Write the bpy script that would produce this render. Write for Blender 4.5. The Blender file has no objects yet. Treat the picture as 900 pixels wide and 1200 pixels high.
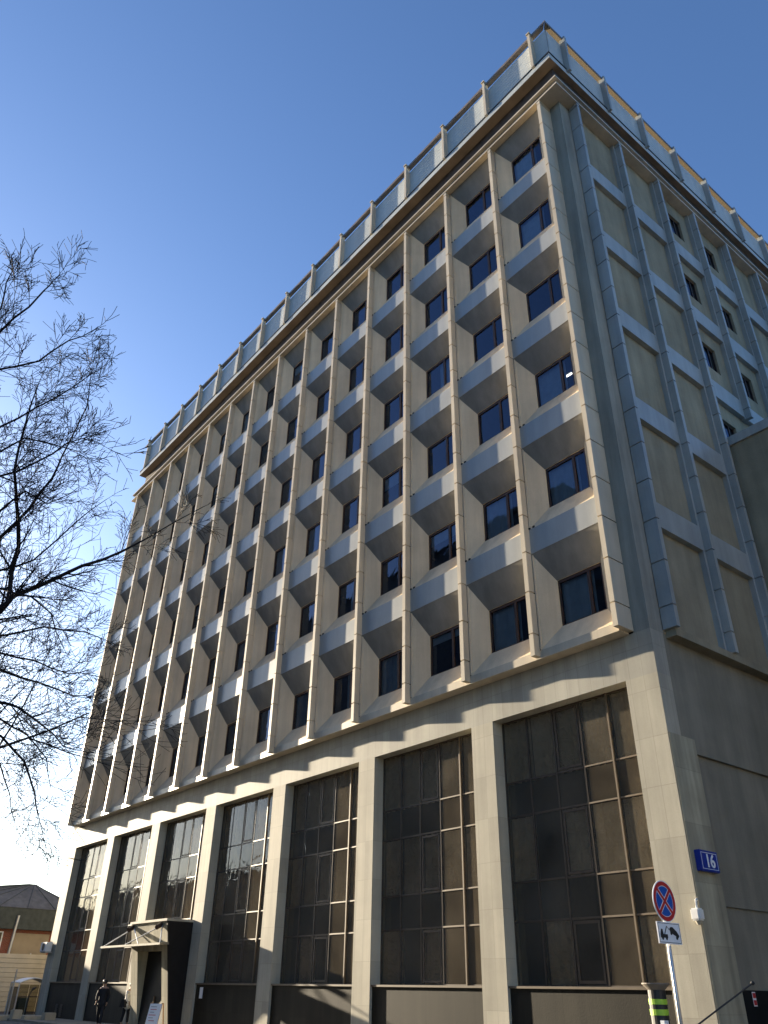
import bpy, bmesh, math, random
from mathutils import Vector, Matrix
random.seed(7)
R = math.radians
scn = bpy.context.scene
col = scn.collection
Z0 = 10.3                      # ground to the underside of the upper storeys
PI = math.pi
SUN_E, SUN_C, SKY_S, EXPO, AIR, DUST, OZ = 5.0, (1, .85, .63), .083, 1.95, 1.0, 1.3, 4.0

# ---------------------------------------------------------------- camera
CAM = Vector((11.0145, -18.021, Z0 - 8.6943))
YAW, PITCH, ROLL, FPX = 0.9017, 0.549, 0.0189, 919.08
fw = Vector((-math.sin(YAW)*math.cos(PITCH), math.cos(YAW)*math.cos(PITCH), math.sin(PITCH)))
rt0 = Vector((math.cos(YAW), math.sin(YAW), 0)); up0 = rt0.cross(fw)
rt = math.cos(ROLL)*rt0 + math.sin(ROLL)*up0
up = -math.sin(ROLL)*rt0 + math.cos(ROLL)*up0
cd = bpy.data.cameras.new('camera'); cam = bpy.data.objects.new('camera', cd); col.objects.link(cam)
m = Matrix((rt, up, -fw)).transposed().to_4x4(); m.translation = CAM
cam.matrix_world = m
cd.sensor_fit = 'VERTICAL'; cd.sensor_height = 36; cd.lens = FPX/1200*36; cd.clip_end = 3000; cd.clip_start = .05
scn.camera = cam
def ray(px, py):
    return fw + rt*((px-450)/FPX) - up*((py-600)/FPX)
def at(px, py, t): return CAM + ray(px, py)*t

# ---------------------------------------------------------------- materials
def newmat(name):
    m = bpy.data.materials.new(name); m.use_nodes = True
    nt = m.node_tree; b = nt.nodes['Principled BSDF']
    return m, nt, b
def N(nt, t, **kw):
    n = nt.nodes.new(t)
    for k, v in kw.items():
        if k in n.inputs: n.inputs[k].default_value = v
        else: setattr(n, k, v)
    return n
def plain(name, c, rough=.6, metal=0, noise=.12, scale=3, spec=.4):
    m, nt, b = newmat(name)
    tc = N(nt, 'ShaderNodeTexCoord'); nz = N(nt, 'ShaderNodeTexNoise', Scale=scale, Detail=6)
    nt.links.new(tc.outputs['Object'], nz.inputs['Vector'])
    mr = N(nt, 'ShaderNodeMapRange'); mr.inputs[1].default_value = .3; mr.inputs[2].default_value = .7
    mr.inputs[3].default_value = 1-noise; mr.inputs[4].default_value = 1+noise
    nt.links.new(nz.outputs['Fac'], mr.inputs[0])
    mx = N(nt, 'ShaderNodeVectorMath', operation='SCALE'); mx.inputs[0].default_value = c
    nt.links.new(mr.outputs[0], mx.inputs['Scale']); nt.links.new(mx.outputs[0], b.inputs['Base Color'])
    b.inputs['Roughness'].default_value = rough; b.inputs['Metallic'].default_value = metal
    b.inputs['Specular IOR Level'].default_value = spec
    return m
def concrete(name, c, dark=.82, streak=.5, rough=.8, panel=None, spec=.25, bump=.15, pvar=.1):
    """weathered masonry: cloudy tone, long vertical rain streaks, optional slab joints"""
    m, nt, b = newmat(name); L = nt.links.new
    tc = N(nt, 'ShaderNodeTexCoord'); geo = N(nt, 'ShaderNodeNewGeometry')
    mp = N(nt, 'ShaderNodeMapping'); mp.inputs['Scale'].default_value = (2.3, 2.3, .16)
    L(geo.outputs['Position'], mp.inputs['Vector'])
    n1 = N(nt, 'ShaderNodeTexNoise', Scale=1.0, Detail=5, Roughness=.6); L(mp.outputs[0], n1.inputs['Vector'])
    n2 = N(nt, 'ShaderNodeTexNoise', Scale=.45, Detail=8, Roughness=.62); L(geo.outputs['Position'], n2.inputs['Vector'])
    n3 = N(nt, 'ShaderNodeTexNoise', Scale=28, Detail=4); L(geo.outputs['Position'], n3.inputs['Vector'])
    r1 = N(nt, 'ShaderNodeMapRange'); r1.inputs[1].default_value = .35; r1.inputs[2].default_value = .68
    r1.inputs[3].default_value = 1 - (1-dark)*streak*2; r1.inputs[4].default_value = 1.03; L(n1.outputs[0], r1.inputs[0])
    r2 = N(nt, 'ShaderNodeMapRange'); r2.inputs[1].default_value = .3; r2.inputs[2].default_value = .7
    r2.inputs[3].default_value = dark; r2.inputs[4].default_value = 1.06; L(n2.outputs[0], r2.inputs[0])
    r3 = N(nt, 'ShaderNodeMapRange'); r3.inputs[3].default_value = .93; r3.inputs[4].default_value = 1.07; L(n3.outputs[0], r3.inputs[0])
    a = N(nt, 'ShaderNodeMath', operation='MULTIPLY'); L(r1.outputs[0], a.inputs[0]); L(r2.outputs[0], a.inputs[1])
    a2 = N(nt, 'ShaderNodeMath', operation='MULTIPLY'); L(a.outputs[0], a2.inputs[0]); L(r3.outputs[0], a2.inputs[1])
    f = a2.outputs[0]; hgt = n3.outputs[0]
    if panel:
        w, h, axis = panel
        sep = N(nt, 'ShaderNodeSeparateXYZ'); L(geo.outputs['Position'], sep.inputs[0])
        cmb = N(nt, 'ShaderNodeCombineXYZ')
        ad = N(nt, 'ShaderNodeMath', operation='ADD'); L(sep.outputs[0], ad.inputs[0]); L(sep.outputs[1], ad.inputs[1])
        L(ad.outputs[0] if axis == 'xy' else sep.outputs[axis], cmb.inputs[0]); L(sep.outputs[2], cmb.inputs[1])
        br = N(nt, 'ShaderNodeTexBrick'); br.offset = 0; br.squash = 1
        br.inputs['Scale'].default_value = 1; br.inputs['Brick Width'].default_value = w; br.inputs['Row Height'].default_value = h
        br.inputs['Mortar Size'].default_value = .009; br.inputs['Mortar Smooth'].default_value = .2
        br.inputs['Color1'].default_value = (1-pvar,)*3+(1,); br.inputs['Color2'].default_value = (1+pvar*.5,)*3+(1,)
        br.inputs['Mortar'].default_value = (.80, .80, .80, 1); br.inputs['Bias'].default_value = 0
        L(cmb.outputs[0], br.inputs['Vector'])
        bw = N(nt, 'ShaderNodeRGBToBW'); L(br.outputs['Color'], bw.inputs[0])
        a3 = N(nt, 'ShaderNodeMath', operation='MULTIPLY'); L(f, a3.inputs[0]); L(bw.outputs[0], a3.inputs[1]); f = a3.outputs[0]
    mx = N(nt, 'ShaderNodeVectorMath', operation='SCALE'); mx.inputs[0].default_value = c
    L(f, mx.inputs['Scale']); L(mx.outputs[0], b.inputs['Base Color'])
    bp = N(nt, 'ShaderNodeBump', Strength=bump, Distance=.02); L(hgt, bp.inputs['Height']); L(bp.outputs[0], b.inputs['Normal'])
    b.inputs['Roughness'].default_value = rough; b.inputs['Specular IOR Level'].default_value = spec
    return m
def glass(name, tint, ior=1.6, rough=.0, refl=(1, 1, 1), wave=.0, dust=0):
    m, nt, b = newmat(name); L = nt.links.new; nt.nodes.remove(b)
    out = nt.nodes['Material Output']
    fr = N(nt, 'ShaderNodeFresnel', IOR=ior)
    tr = N(nt, 'ShaderNodeBsdfTransparent'); tr.inputs[0].default_value = tint+(1,)
    gl = N(nt, 'ShaderNodeBsdfGlossy'); gl.inputs['Roughness'].default_value = rough; gl.inputs['Color'].default_value = refl+(1,)
    if wave:
        geo = N(nt, 'ShaderNodeNewGeometry'); nz = N(nt, 'ShaderNodeTexNoise', Scale=1.6, Detail=2, Distortion=1.5); L(geo.outputs['Position'], nz.inputs['Vector'])
        bp = N(nt, 'ShaderNodeBump', Strength=wave, Distance=.05); L(nz.outputs[0], bp.inputs['Height'])
        L(bp.outputs[0], gl.inputs['Normal'])
    mx = N(nt, 'ShaderNodeMixShader'); L(fr.outputs[0], mx.inputs[0]); L(tr.outputs[0], mx.inputs[1]); L(gl.outputs[0], mx.inputs[2])
    if dust:
        df = N(nt, 'ShaderNodeBsdfDiffuse'); df.inputs[0].default_value = (.50, .42, .31, 1)
        m2 = N(nt, 'ShaderNodeMixShader'); g2 = N(nt, 'ShaderNodeNewGeometry'); n2 = N(nt, 'ShaderNodeTexNoise', Scale=.8, Detail=6)
        L(g2.outputs['Position'], n2.inputs['Vector']); mr = N(nt, 'ShaderNodeMapRange'); L(n2.outputs[0], mr.inputs[0])
        mr.inputs[1].default_value = .3; mr.inputs[2].default_value = .7; mr.inputs[3].default_value = dust*.55; mr.inputs[4].default_value = dust*1.3
        L(mr.outputs[0], m2.inputs[0]); L(mx.outputs[0], m2.inputs[1]); L(df.outputs[0], m2.inputs[2]); mx = m2
    L(mx.outputs[0], out.inputs['Surface'])
    return m
def lamp_mat(name, c, s):
    m, nt, b = newmat(name); b.inputs['Emission Color'].default_value = c+(1,); b.inputs['Emission Strength'].default_value = s
    b.inputs['Base Color'].default_value = c+(1,); return m

M = {}
M['panel'] = concrete('pale_cast_panel', (.58, .505, .385), dark=.82, streak=.5, rough=.45, spec=.5, bump=.06)
M['hood'] = concrete('hood_darker', (.25, .245, .225), dark=.8, streak=.5, rough=.9)  # darker tone for the hood slopes, reused on the cornice frieze
M['spandrel'] = concrete('spandrel_panel', (.35, .365, .36), dark=.84, streak=.4, rough=.38, spec=.8, bump=.04)
M['reveal'] = concrete('cast_reveal', (.73, .60, .42), dark=.82, streak=.5)
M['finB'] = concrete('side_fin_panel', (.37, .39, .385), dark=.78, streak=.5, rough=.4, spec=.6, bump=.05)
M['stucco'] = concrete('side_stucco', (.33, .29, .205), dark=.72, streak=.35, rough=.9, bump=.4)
M['cornerwall'] = concrete('corner_wall', (.36, .35, .30), dark=.78, streak=.8, rough=.85)
M['stone'] = concrete('base_stone', (.47, .435, .345), dark=.78, streak=.4, rough=.72, panel=(.43, 1.22, 'xy'), pvar=.11, spec=.28)
M['stone_band'] = concrete('band_stone', (.42, .40, .335), dark=.78, streak=.4, rough=.68, panel=(.43, 1.22, 'xy'), pvar=.10, spec=.3)
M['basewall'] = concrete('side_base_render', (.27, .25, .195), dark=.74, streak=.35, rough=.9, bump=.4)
M['stoneB'] = concrete('pilaster_stone', (.52, .475, .34), dark=.7, streak=.7, rough=.75, panel=(1.2, 1.3, 1), pvar=.12)
M['granite'] = concrete('plinth_granite', (.032, .028, .019), dark=.6, streak=.6, rough=.7, panel=(.52, .8, 'xy'), spec=.2, pvar=.25)
M['granite_dark'] = plain('portal_granite', (.008, .008, .009), .5, noise=.3, spec=.2)
M['soffit'] = plain('soffit_brown', (.24, .185, .13), .8, noise=.2, scale=1.2)
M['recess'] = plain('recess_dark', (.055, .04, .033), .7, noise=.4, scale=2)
M['frame'] = plain('window_frame_bronze', (.045, .027, .02), .45, noise=.15)
M['alu'] = plain('bronze_mullion', (.075, .052, .036), .5, metal=.0, noise=.15)
M['alulight'] = plain('bronze_pale', (.14, .105, .07), .45, noise=.15)  # paler bronze: sill metal, and sunlight painted onto one mullion
M['pglass'] = glass('office_glass', (.74, .80, .85), ior=1.75, refl=(.55, .66, .9), wave=.04)
M['bglass'] = glass('bronze_glass', (.80, .70, .57), ior=1.62, refl=(.85, .83, .80), wave=.14, dust=.14)
M['curtain'] = plain('curtain_cloth', (.72, .66, .56), .9, noise=.1)
nt = M['curtain'].node_tree; n_ = N(nt, 'ShaderNodeTexNoise', Scale=1.7, Detail=3, Distortion=2.5); g_ = N(nt, 'ShaderNodeNewGeometry'); b_ = N(nt, 'ShaderNodeBump', Strength=1.0, Distance=.25)
nt.links.new(g_.outputs['Position'], n_.inputs['Vector']); nt.links.new(n_.outputs[0], b_.inputs['Height']); nt.links.new(b_.outputs[0], nt.nodes['Principled BSDF'].inputs['Normal'])
nt.nodes['Principled BSDF'].inputs['Roughness'].default_value = .35; nt.nodes['Principled BSDF'].inputs['Specular IOR Level'].default_value = .8
M['blind'] = plain('blind_cloth', (.55, .60, .62), .9, noise=.1)
M['room'] = plain('room_dark', (.05, .045, .04), .9, noise=.1)
M['slabband'] = plain('floor_edge_panel', (.03, .03, .035), .6, noise=.2)
M['parapet'] = concrete('parapet_panel', (.50, .53, .52), dark=.85, streak=.3, rough=.45, spec=.4)
M['railbrown'] = plain('rail_brown', (.17, .14, .12), .5, noise=.15)
M['railgold'] = plain('rail_underside', (.085, .062, .03), .5, noise=.1)
M['steel'] = plain('galvanised_steel', (.5, .5, .5), .4, metal=.7, noise=.08)
M['white'] = plain('white_paint', (.75, .75, .72), .5, noise=.05)
M['black'] = plain('black_plastic', (.02, .02, .02), .5, noise=.2)
M['roofing'] = plain('roofing', (.12, .12, .12), .9)

# ---------------------------------------------------------------- mesh helpers
class MB:
    def __init__(s): s.v = []; s.f = []; s.mi = []
    def poly(s, pts, mi=0):
        n = len(s.v); s.v += [tuple(p) for p in pts]; s.f.append(tuple(range(n, n+len(pts)))); s.mi.append(mi)
    def box(s, x0, x1, y0, y1, z0, z1, mi=0):
        n = len(s.v)
        s.v += [(x0,y0,z0),(x1,y0,z0),(x1,y1,z0),(x0,y1,z0),(x0,y0,z1),(x1,y0,z1),(x1,y1,z1),(x0,y1,z1)]
        s.f += [(n,n+3,n+2,n+1),(n+4,n+5,n+6,n+7),(n,n+1,n+5,n+4),(n+1,n+2,n+6,n+5),(n+2,n+3,n+7,n+6),(n+3,n,n+4,n+7)]
        s.mi += [mi]*6; return s
    def hexa(s, p, mi=0):   # 8 points, bottom 4 then top 4
        n = len(s.v); s.v += [tuple(q) for q in p]
        s.f += [(n,n+3,n+2,n+1),(n+4,n+5,n+6,n+7),(n,n+1,n+5,n+4),(n+1,n+2,n+6,n+5),(n+2,n+3,n+7,n+6),(n+3,n,n+4,n+7)]
        s.mi += [mi]*6; return s
    def tube(s, pts, rad, n=8, mi=0, cap=True):
        pts = [Vector(p) for p in pts]
        if not hasattr(rad, '__len__'): rad = [rad]*len(pts)
        base = len(s.v); ref = Vector((.13, .31, .94))
        for i, p in enumerate(pts):
            d = (pts[min(i+1, len(pts)-1)] - pts[max(i-1, 0)])
            if d.length < 1e-9: d = Vector((0, 0, 1))
            d.normalize()
            a = d.cross(ref)
            if a.length < .1: a = d.cross(Vector((1, 0, 0)))
            a.normalize(); b = d.cross(a)
            for k in range(n):
                t = 2*PI*k/n; s.v.append(tuple(p + (a*math.cos(t)+b*math.sin(t))*rad[i]))
        for i in range(len(pts)-1):
            for k in range(n):
                a0 = base+i*n+k; a1 = base+i*n+(k+1) % n
                s.f.append((a0, a1, a1+n, a0+n)); s.mi.append(mi)
        if cap:
            s.f.append(tuple(base+k for k in reversed(range(n)))); s.mi.append(mi)
            e = base+(len(pts)-1)*n; s.f.append(tuple(e+k for k in range(n))); s.mi.append(mi)
        return s
    def disc(s, c, r, axis, h, n=32, mi=0, r2=None):
        ax = Vector(axis).normalized(); c = Vector(c)
        s.tube([c, c+ax*h], [r, r2 if r2 is not None else r], n, mi); return s
    def build(s, name, mats, parent=None, loc=None, smooth=False, bevel=0):
        me = bpy.data.meshes.new(name); me.from_pydata(s.v, [], s.f)
        if not isinstance(mats, (list, tuple)): mats = [mats]
        for mm in mats: me.materials.append(mm)
        for p, i in zip(me.polygons, s.mi): p.material_index = i; p.use_smooth = smooth
        me.update()
        if bevel:
            bm = bmesh.new(); bm.from_mesh(me)
            bmesh.ops.remove_doubles(bm, verts=bm.verts, dist=1e-5)
            bmesh.ops.bevel(bm, geom=list(bm.edges), offset=bevel, segments=2, affect='EDGES', clamp_overlap=True)
            bm.to_mesh(me); bm.free()
        return link(name, me, parent, loc)
def link(name, me, parent=None, loc=None):
    o = bpy.data.objects.new(name, me); col.objects.link(o)
    if parent: o.parent = parent
    if loc: o.location = loc
    return o
def tag(o, label, cat, group=None, kind=None):
    if label: o['label'] = label
    if cat: o['category'] = cat
    if group: o['group'] = group
    if kind: o['kind'] = kind
    return o
def thing(name, label, cat, loc=(0, 0, 0), rz=0, group=None):
    o = bpy.data.objects.new(name, None); col.objects.link(o); o.location = loc; o.rotation_euler[2] = rz
    o.empty_display_size = .3
    return tag(o, label, cat, group)
def copy_part(src, parent, loc=None):
    c = src.copy(); col.objects.link(c); c.parent = parent
    if loc is not None: c.location = loc
    return c

# ---------------------------------------------------------------- setting
g = MB(); g.box(-900, 900, -900, 900, -.5, -.13)
tag(g.build('road', plain('asphalt', (.05, .05, .052), .85, noise=.25, scale=2)), None, None, kind='structure')
g = MB(); g.box(-52, 4.0, -8.0, 60, -.13, 0.0)
tag(g.build('pavement', concrete('paving', (.13, .12, .11), dark=.8, panel=(.6, .6, 0), rough=.85)), None, None, kind='structure')
g = MB(); g.box(4.0, 4.2, -8.2, 60, -.13, .004); g.box(-52, 4.0, -8.2, -8.0, -.13, .004)
tag(g.build('kerb', plain('kerb_stone', (.36, .34, .31), .8)), None, None, kind='structure')
g = MB(); g.box(-47, -8.0, -2.6, 0, .004, .10)
tag(g.build('sunlit_patch_step', concrete('sunlit_patch_stone', (.30, .27, .21), dark=.8, panel=(.6, .6, 0), rough=.85)), None, None, kind='structure')  # added pale step, stands in for the sunlit patch of ground
g = MB()
for x in range(-120, 60, 6): g.box(x, x+3, -14.08, -13.95, -.13, -.124)
tag(g.build('road_marking', plain('marking_paint', (.7, .7, .68), .7)), None, None, kind='structure')

# ---------------------------------------------------------------- the office building
BX = -43.24; PY = 2.98; B0 = .63; NB = 7; LY = B0 + PY*NB + .17 + B0
H = 24.67; DA = .7; DB = .455; FL = 4.2
root = thing('office_building', 'tall pale office block with ribbed window grid over a glazed stone base', 'building', (0, 0, 0))
def P(mb, name, mat, **k): return mb.build(name, mat, root, **k)
def zz(z): return z + Z0

# solid walls: base band, ends, back, roof
w = MB()
w.box(BX, 0, 0, .6, zz(-1.35), zz(-.1))                  # stone band over the openings
P(w, 'base_wall', M['stone_band'])
w = MB()
w.box(BX, BX+.4, .6, LY, 0, zz(25.28)); w.box(BX+.4, -.3, LY-.4, LY, 0, zz(25.28))
P(w, 'wall', M['stucco'])
# corner post of the upper storeys (both faces)
w = MB(); w.box(-.53, 0, 0, B0, zz(-.1)+.003, zz(H)); P(w, 'corner_post', M['cornerwall'])
w = MB(); w.box(BX, BX+.53, 0, .6, zz(-.1)+.003, zz(H)); P(w, 'corner_post', M['cornerwall'])
# interior, floors and back wall of the rooms
w = MB()
for k in range(-1, 6):
    zf = zz(.0 + FL*k) if k >= 0 else zz(-.1)
    w.box(BX+.4, -.3, .09 if k >= 0 else .61, 7, zf-.12, zf+.12)
w.box(BX+.4, -.3, 6.0, 6.2, .02, zz(24.6)); w.box(BX+.4, -.3, .62, 7, .0, .02)
for x in range(-42, 0, 6): w.box(x-.62, x-.54, .12, 6, zz(.13), zz(24.6))
w.box(-4.0, -3.9, 7, LY-.4, zz(6), zz(24.6))
P(w, 'interior_wall', M['room'])

# pillars between the base openings
def pillar(x0, x1):
    w = MB(); w.box(x0, x1, 0, .6, 0, zz(-1.35)); return P(w, 'pillar', M['stone'])
pillar(-1.0, 0)
for i in range(6): pillar(-7.0-6*i, -6.05-6*i)
pillar(BX, -42.05)
# base glazing -------------------------------------------------------------
GY = .43
zr = [-8.50, -6.97, -5.97, -4.20, -3.22, -1.352]
xr = [0, 1.01, 2.02, 3.03, 4.04, 5.05]
def curtain_mesh(x0, x1, z0, z1, amp, seed):
    rnd = random.Random(seed); mb = MB(); n = max(6, int((x1-x0)/.05))
    ph = rnd.random()*6; pts = []
    for i in range(n+1):
        x = x0+(x1-x0)*i/n
        pts.append((x, amp*(math.sin(x*22+ph)+.5*math.sin(x*37+ph*2)+.4*math.sin(x*9+ph))))
    for i in range(n):
        (a, b), (c, d) = pts[i], pts[i+1]
        s = .6
        mb.poly([(a, b, z0), (c, d, z0), (c, d*s, z1), (a, b*s, z1)])
    return mb
def base_window(i):
    xl = -6.05-6*i
    hi = [(0, 5.05, zr[0], zr[5])]
    fr = MB(); zb = zr[0] if i != 4 else -6.13
    t = .026
    for j, x in enumerate(xr):
        if j == 4: continue
        tt = t
        a, b_ = x-tt, x+tt
        a = max(a, 0); b_ = min(b_, 5.05)
        fr.box(a, b_, -.012, .05, zz(zb), zz(-1.352))
    for j, z in enumerate(zr):
        if z < zb: continue
        z0 = z-t; z1 = z+t
        if j == 0: z0 = z
        if j == 5: z1 = z
        for k in range(5): fr.box(xr[k]+t*1.6, xr[k+1]-t*1.6, -.010, .042, zz(z0), zz(z1))
    # opening sashes in the third column
    for (a, b_) in ((4, 5), (2, 3), (0, 1)):
        za, zb2 = zr[a]+.06, zr[b_]-.06
        if za < zb: continue
        x0, x1 = xr[2]+.08, xr[3]-.08
        for bx in ((x0, x0+.06, za, zb2), (x1-.06, x1, za, zb2), (x0+.06, x1-.06, za, za+.07), (x0+.06, x1-.06, zb2-.07, zb2)):
            fr.box(bx[0], bx[1], -.008, .03, zz(bx[2]), zz(bx[3]))
    f = P(fr, 'base_window', M['alu'], loc=(xl, GY, 0)); f['label'] = 'tall bronze framed glazing of small square panes in the base'
    q = MB(); q.box(4.04-.024, 4.04+.024, -.045, .05, zz(zb), zz(-1.352))
    for j, z in enumerate(zr):
        if z >= zb and j not in (0, 5): q.box(3.05, 4.0, -.022, -.0105, zz(z)-.02, zz(z)+.02); q.box(4.08, 5.05, -.022, -.0105, zz(z)-.02, zz(z)+.02)
    q.build('sunlit_bars', M['alulight'], f)  # sunlight painted in: this mullion and its bars get a lighter bronze
    p = MB(); p.poly([(0, .0, zz(zb)), (5.05, .0, zz(zb)), (5.05, .0, zz(-1.352)), (0, 0, zz(-1.352))])
    p.build('pane', M['bglass'], f)
    rnd = random.Random(50+i)
    d = MB()
    for (a, b_) in ((1, 2), (3, 4)): 
        if zr[a] > zb-.1: d.box(0, 5.05, .24, .28, zz(zr[a]), zz(zr[b_]))
    d.build('floor_edge', M['slabband'], f)
    cm = MB()
    for (a, b_) in ((0, 1), (2, 3), (4, 5)):
        if zr[a] < zb-.1: continue
        for k in range(5):
            if i < 3: pr = .96 if a else .35
            else: pr = .55 if a else .3
            if rnd.random() > pr: continue
            q = curtain_mesh(xr[k]+.02, xr[k+1]-.02, zz(zr[a]), zz(zr[b_])-.02, .03+.03*rnd.random(), rnd.random())
            n = len(cm.v); cm.v += q.v; cm.f += [tuple(n+e for e in ff) for ff in q.f]; cm.mi += q.mi
    if cm.f: cm.build('curtain', M['curtain'], f, loc=(0, .14, 0), smooth=True)
    # plinth
    pl = MB(); x0, x1 = xl, xl+5.05
    if i != 4:
        pl.box(x0, x1, .1, .6, 0, zz(-8.56)); P(pl, 'plinth', M['granite'])
        s = MB(); s.box(x0, x1, .04, .38, zz(-8.56), zz(-8.505)); P(s, 'window_sill', M['alulight'])
for i in range(7): base_window(i)

# ribbed upper front ---------------------------------------------------------
def fin_mesh(x0, x1, y0, y1, zbot, ztop, first, pitch=1.4, gap=.045, core=.035):
    mb = MB(); z = zbot; js = []
    j = first
    while j < ztop-.2: js.append(j); j += pitch
    zs = [zbot]+js+[ztop]
    for a, b_ in zip(zs[:-1], zs[1:]):
        lo = a + (gap/2 if a != zbot else 0); hi = b_ - (gap/2 if b_ != ztop else 0)
        mb.box(x0, x1, y0, y1, lo, hi)
    for j in js: mb.box(x0+core, x1-core, y0+core, y1-core, j-gap/2, j+gap/2)
    return mb
FW = .165
f0 = fin_mesh(0, FW, 0, .26, -.05, H-.002, .65).build('fin', M['panel'], root, loc=(-.67-3, -DA, Z0))
for i in range(2, 14): copy_part(f0, root, (-.67-3*i, -DA, Z0))
f1 = fin_mesh(0, FW, 0, DA-.004, -.05, H-.002, .65).build('fin', M['panel'], root, loc=(-.67, -DA, Z0))
copy_part(f1, root, (-.67-42, -DA, Z0))
# window cells
SY = -.43
def cell(k):
    zo0 = .15+FL*k - (0 if k else 0); zo1 = 3.45+FL*k if k < 5 else H-.003
    wz0 = .88+4.23*k; wz1 = 2.42+4.245*k
    mb = MB()
    # local x: 0 at fin i+1 right edge, 2.83 = next fin left edge (fin i)
    W = 3-FW; a = .57; b_ = W-.57+.0
    O = [(0, SY, zo0), (W, SY, zo0), (W, SY, zo1), (0, SY, zo1)]
    I = [(a, 0, wz0), (b_, 0, wz0), (b_, 0, wz1), (a, 0, wz1)]
    for j in range(4):
        n = (j+1) % 4
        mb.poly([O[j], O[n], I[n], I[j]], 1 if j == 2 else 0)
    # short straight jamb to the glass
    J = [(p[0], .1, p[2]) for p in I]
    for j in range(4):
        n = (j+1) % 4; mb.poly([I[j], I[n], J[n], J[j]])
    # thin slot strip beside the fin
    mb.box(-.004, .022, SY-.012, SY+.03, zo0+.0, zo1-.02, 2); mb.box(.022, .055, SY-.03, SY+.04, zo0+.03, zo1-.06, 3)
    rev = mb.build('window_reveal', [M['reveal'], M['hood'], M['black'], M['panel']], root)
    # frame
    fr = MB(); t = .06; mull = a+1.17
    fr.box(a, a+t, .03, .1, wz0, wz1); fr.box(b_-t, b_, .03, .1, wz0, wz1)
    fr.box(a+t, b_-t, .03, .1, wz0, wz0+t*.7); fr.box(a+t, b_-t, .03, .1, wz1-t*1.6, wz1)
    fr.box(mull-.05, mull+.05, .025, .095, wz0+t*.7, wz1-t*1.6)
    fo = fr.build('window', M['frame'], root)
    pn = MB(); pn.poly([(a+t, .07, wz0), (b_-t, .07, wz0), (b_-t, .07, wz1), (a+t, .07, wz1)])
    po = pn.build('pane', M['pglass'], fo)
    cu = curtain_mesh(a, a+1.25, wz0-.05, wz1+.1, .02, k+3)
    cs = [cu.build('curtain', M['blind'], None, loc=(0, .2, 0), smooth=True)]
    cu = curtain_mesh(a+.75, b_, wz0-.05, wz1+.1, .012, k+13)
    cs.append(cu.build('curtain', M['blind'], None, loc=(0, .2, 0), smooth=True))
    hb_ = wz1 - .35 - .15*(k % 3); rb_ = MB(); rb_.box(a, b_, .14, .15, hb_, wz1+.05)
    cs.append(rb_.build('roller_blind', M['blind']))
    return rev, fo, po, cs, zo1
sp = None
brk = []
for k in range(6):
    rev, fo, po, cs, zo1 = cell(k)
    for i in range(14):
        x = -.67-3*(i+1)+FW
        if i == 0: r_, w_, p_ = rev, fo, po; r_.location = w_.location = (x, 0, Z0)
        else:
            r_ = copy_part(rev, root, (x, 0, Z0)); w_ = copy_part(fo, root, (x, 0, Z0)); p_ = copy_part(po, w_)
        rr = random.random()
        pr = .85 if k < 2 else .5
        if rr < pr:
            c = cs[0 if rr < pr*.45 else (1 if rr < pr*.72 else 2)]; copy_part(c, w_)
    for c in cs: bpy.data.objects.remove(c)
# spandrels
s = MB(); W = 3-FW
s.box(0, W, SY-.012, -.02, 0, .9)
s.box(-.002, .06, SY-.035, SY+.02, .905, .96, 1); s.box(.14, .22, SY+.0, SY+.1, .905, .99, 1)
sp = s.build('spandrel', [M['spandrel'], M['black']], root, loc=(-.67-3+FW, 0, zz(3.45)))
for k in range(5):
    for i in range(14):
        if k == 0 and i == 0: continue
        copy_part(sp, root, (-.67-3*(i+1)+FW, 0, zz(3.45+FL*k)))
s = MB(); s.box(-42.67+FW, -.67, SY-.012, -.0, zz(-.1), zz(.15)); P(s, 'sill_band', M['panel'])

# side face: fins, spandrels, panels ----------------------------------------
def by(i): return B0+PY*i
AN = 9.5                                   # annex height above the base line
fb = fin_mesh(0, DB-.2, 0, .17, 0, H-.002, .65)
fb.box(-.2, .0, -.1, .27, 0, H-.002)
fB = fb.build('side_fin', M['finB'], root, loc=(.2, by(1), Z0))
copy_part(fB, root, (.2, by(2), Z0))
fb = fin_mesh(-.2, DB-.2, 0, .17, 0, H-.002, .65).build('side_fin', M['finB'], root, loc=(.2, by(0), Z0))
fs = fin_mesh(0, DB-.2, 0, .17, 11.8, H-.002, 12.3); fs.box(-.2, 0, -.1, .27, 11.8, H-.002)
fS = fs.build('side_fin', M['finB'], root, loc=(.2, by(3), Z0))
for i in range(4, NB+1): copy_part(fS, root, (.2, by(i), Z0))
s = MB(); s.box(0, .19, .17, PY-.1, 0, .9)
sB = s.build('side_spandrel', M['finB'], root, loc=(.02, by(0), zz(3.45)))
for i in range(NB):
    for k in range(5):
        if i == 0 and k == 0: continue
        if i > 2 and k < 2: continue
        c = copy_part(sB, root, (.02, by(i), zz(3.45+FL*k)))
s = MB(); s.box(0.0, .34, B0+.1, LY-B0, zz(-.22), zz(-.002)); P(s, 'side_ledge', M['stucco'])
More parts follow.
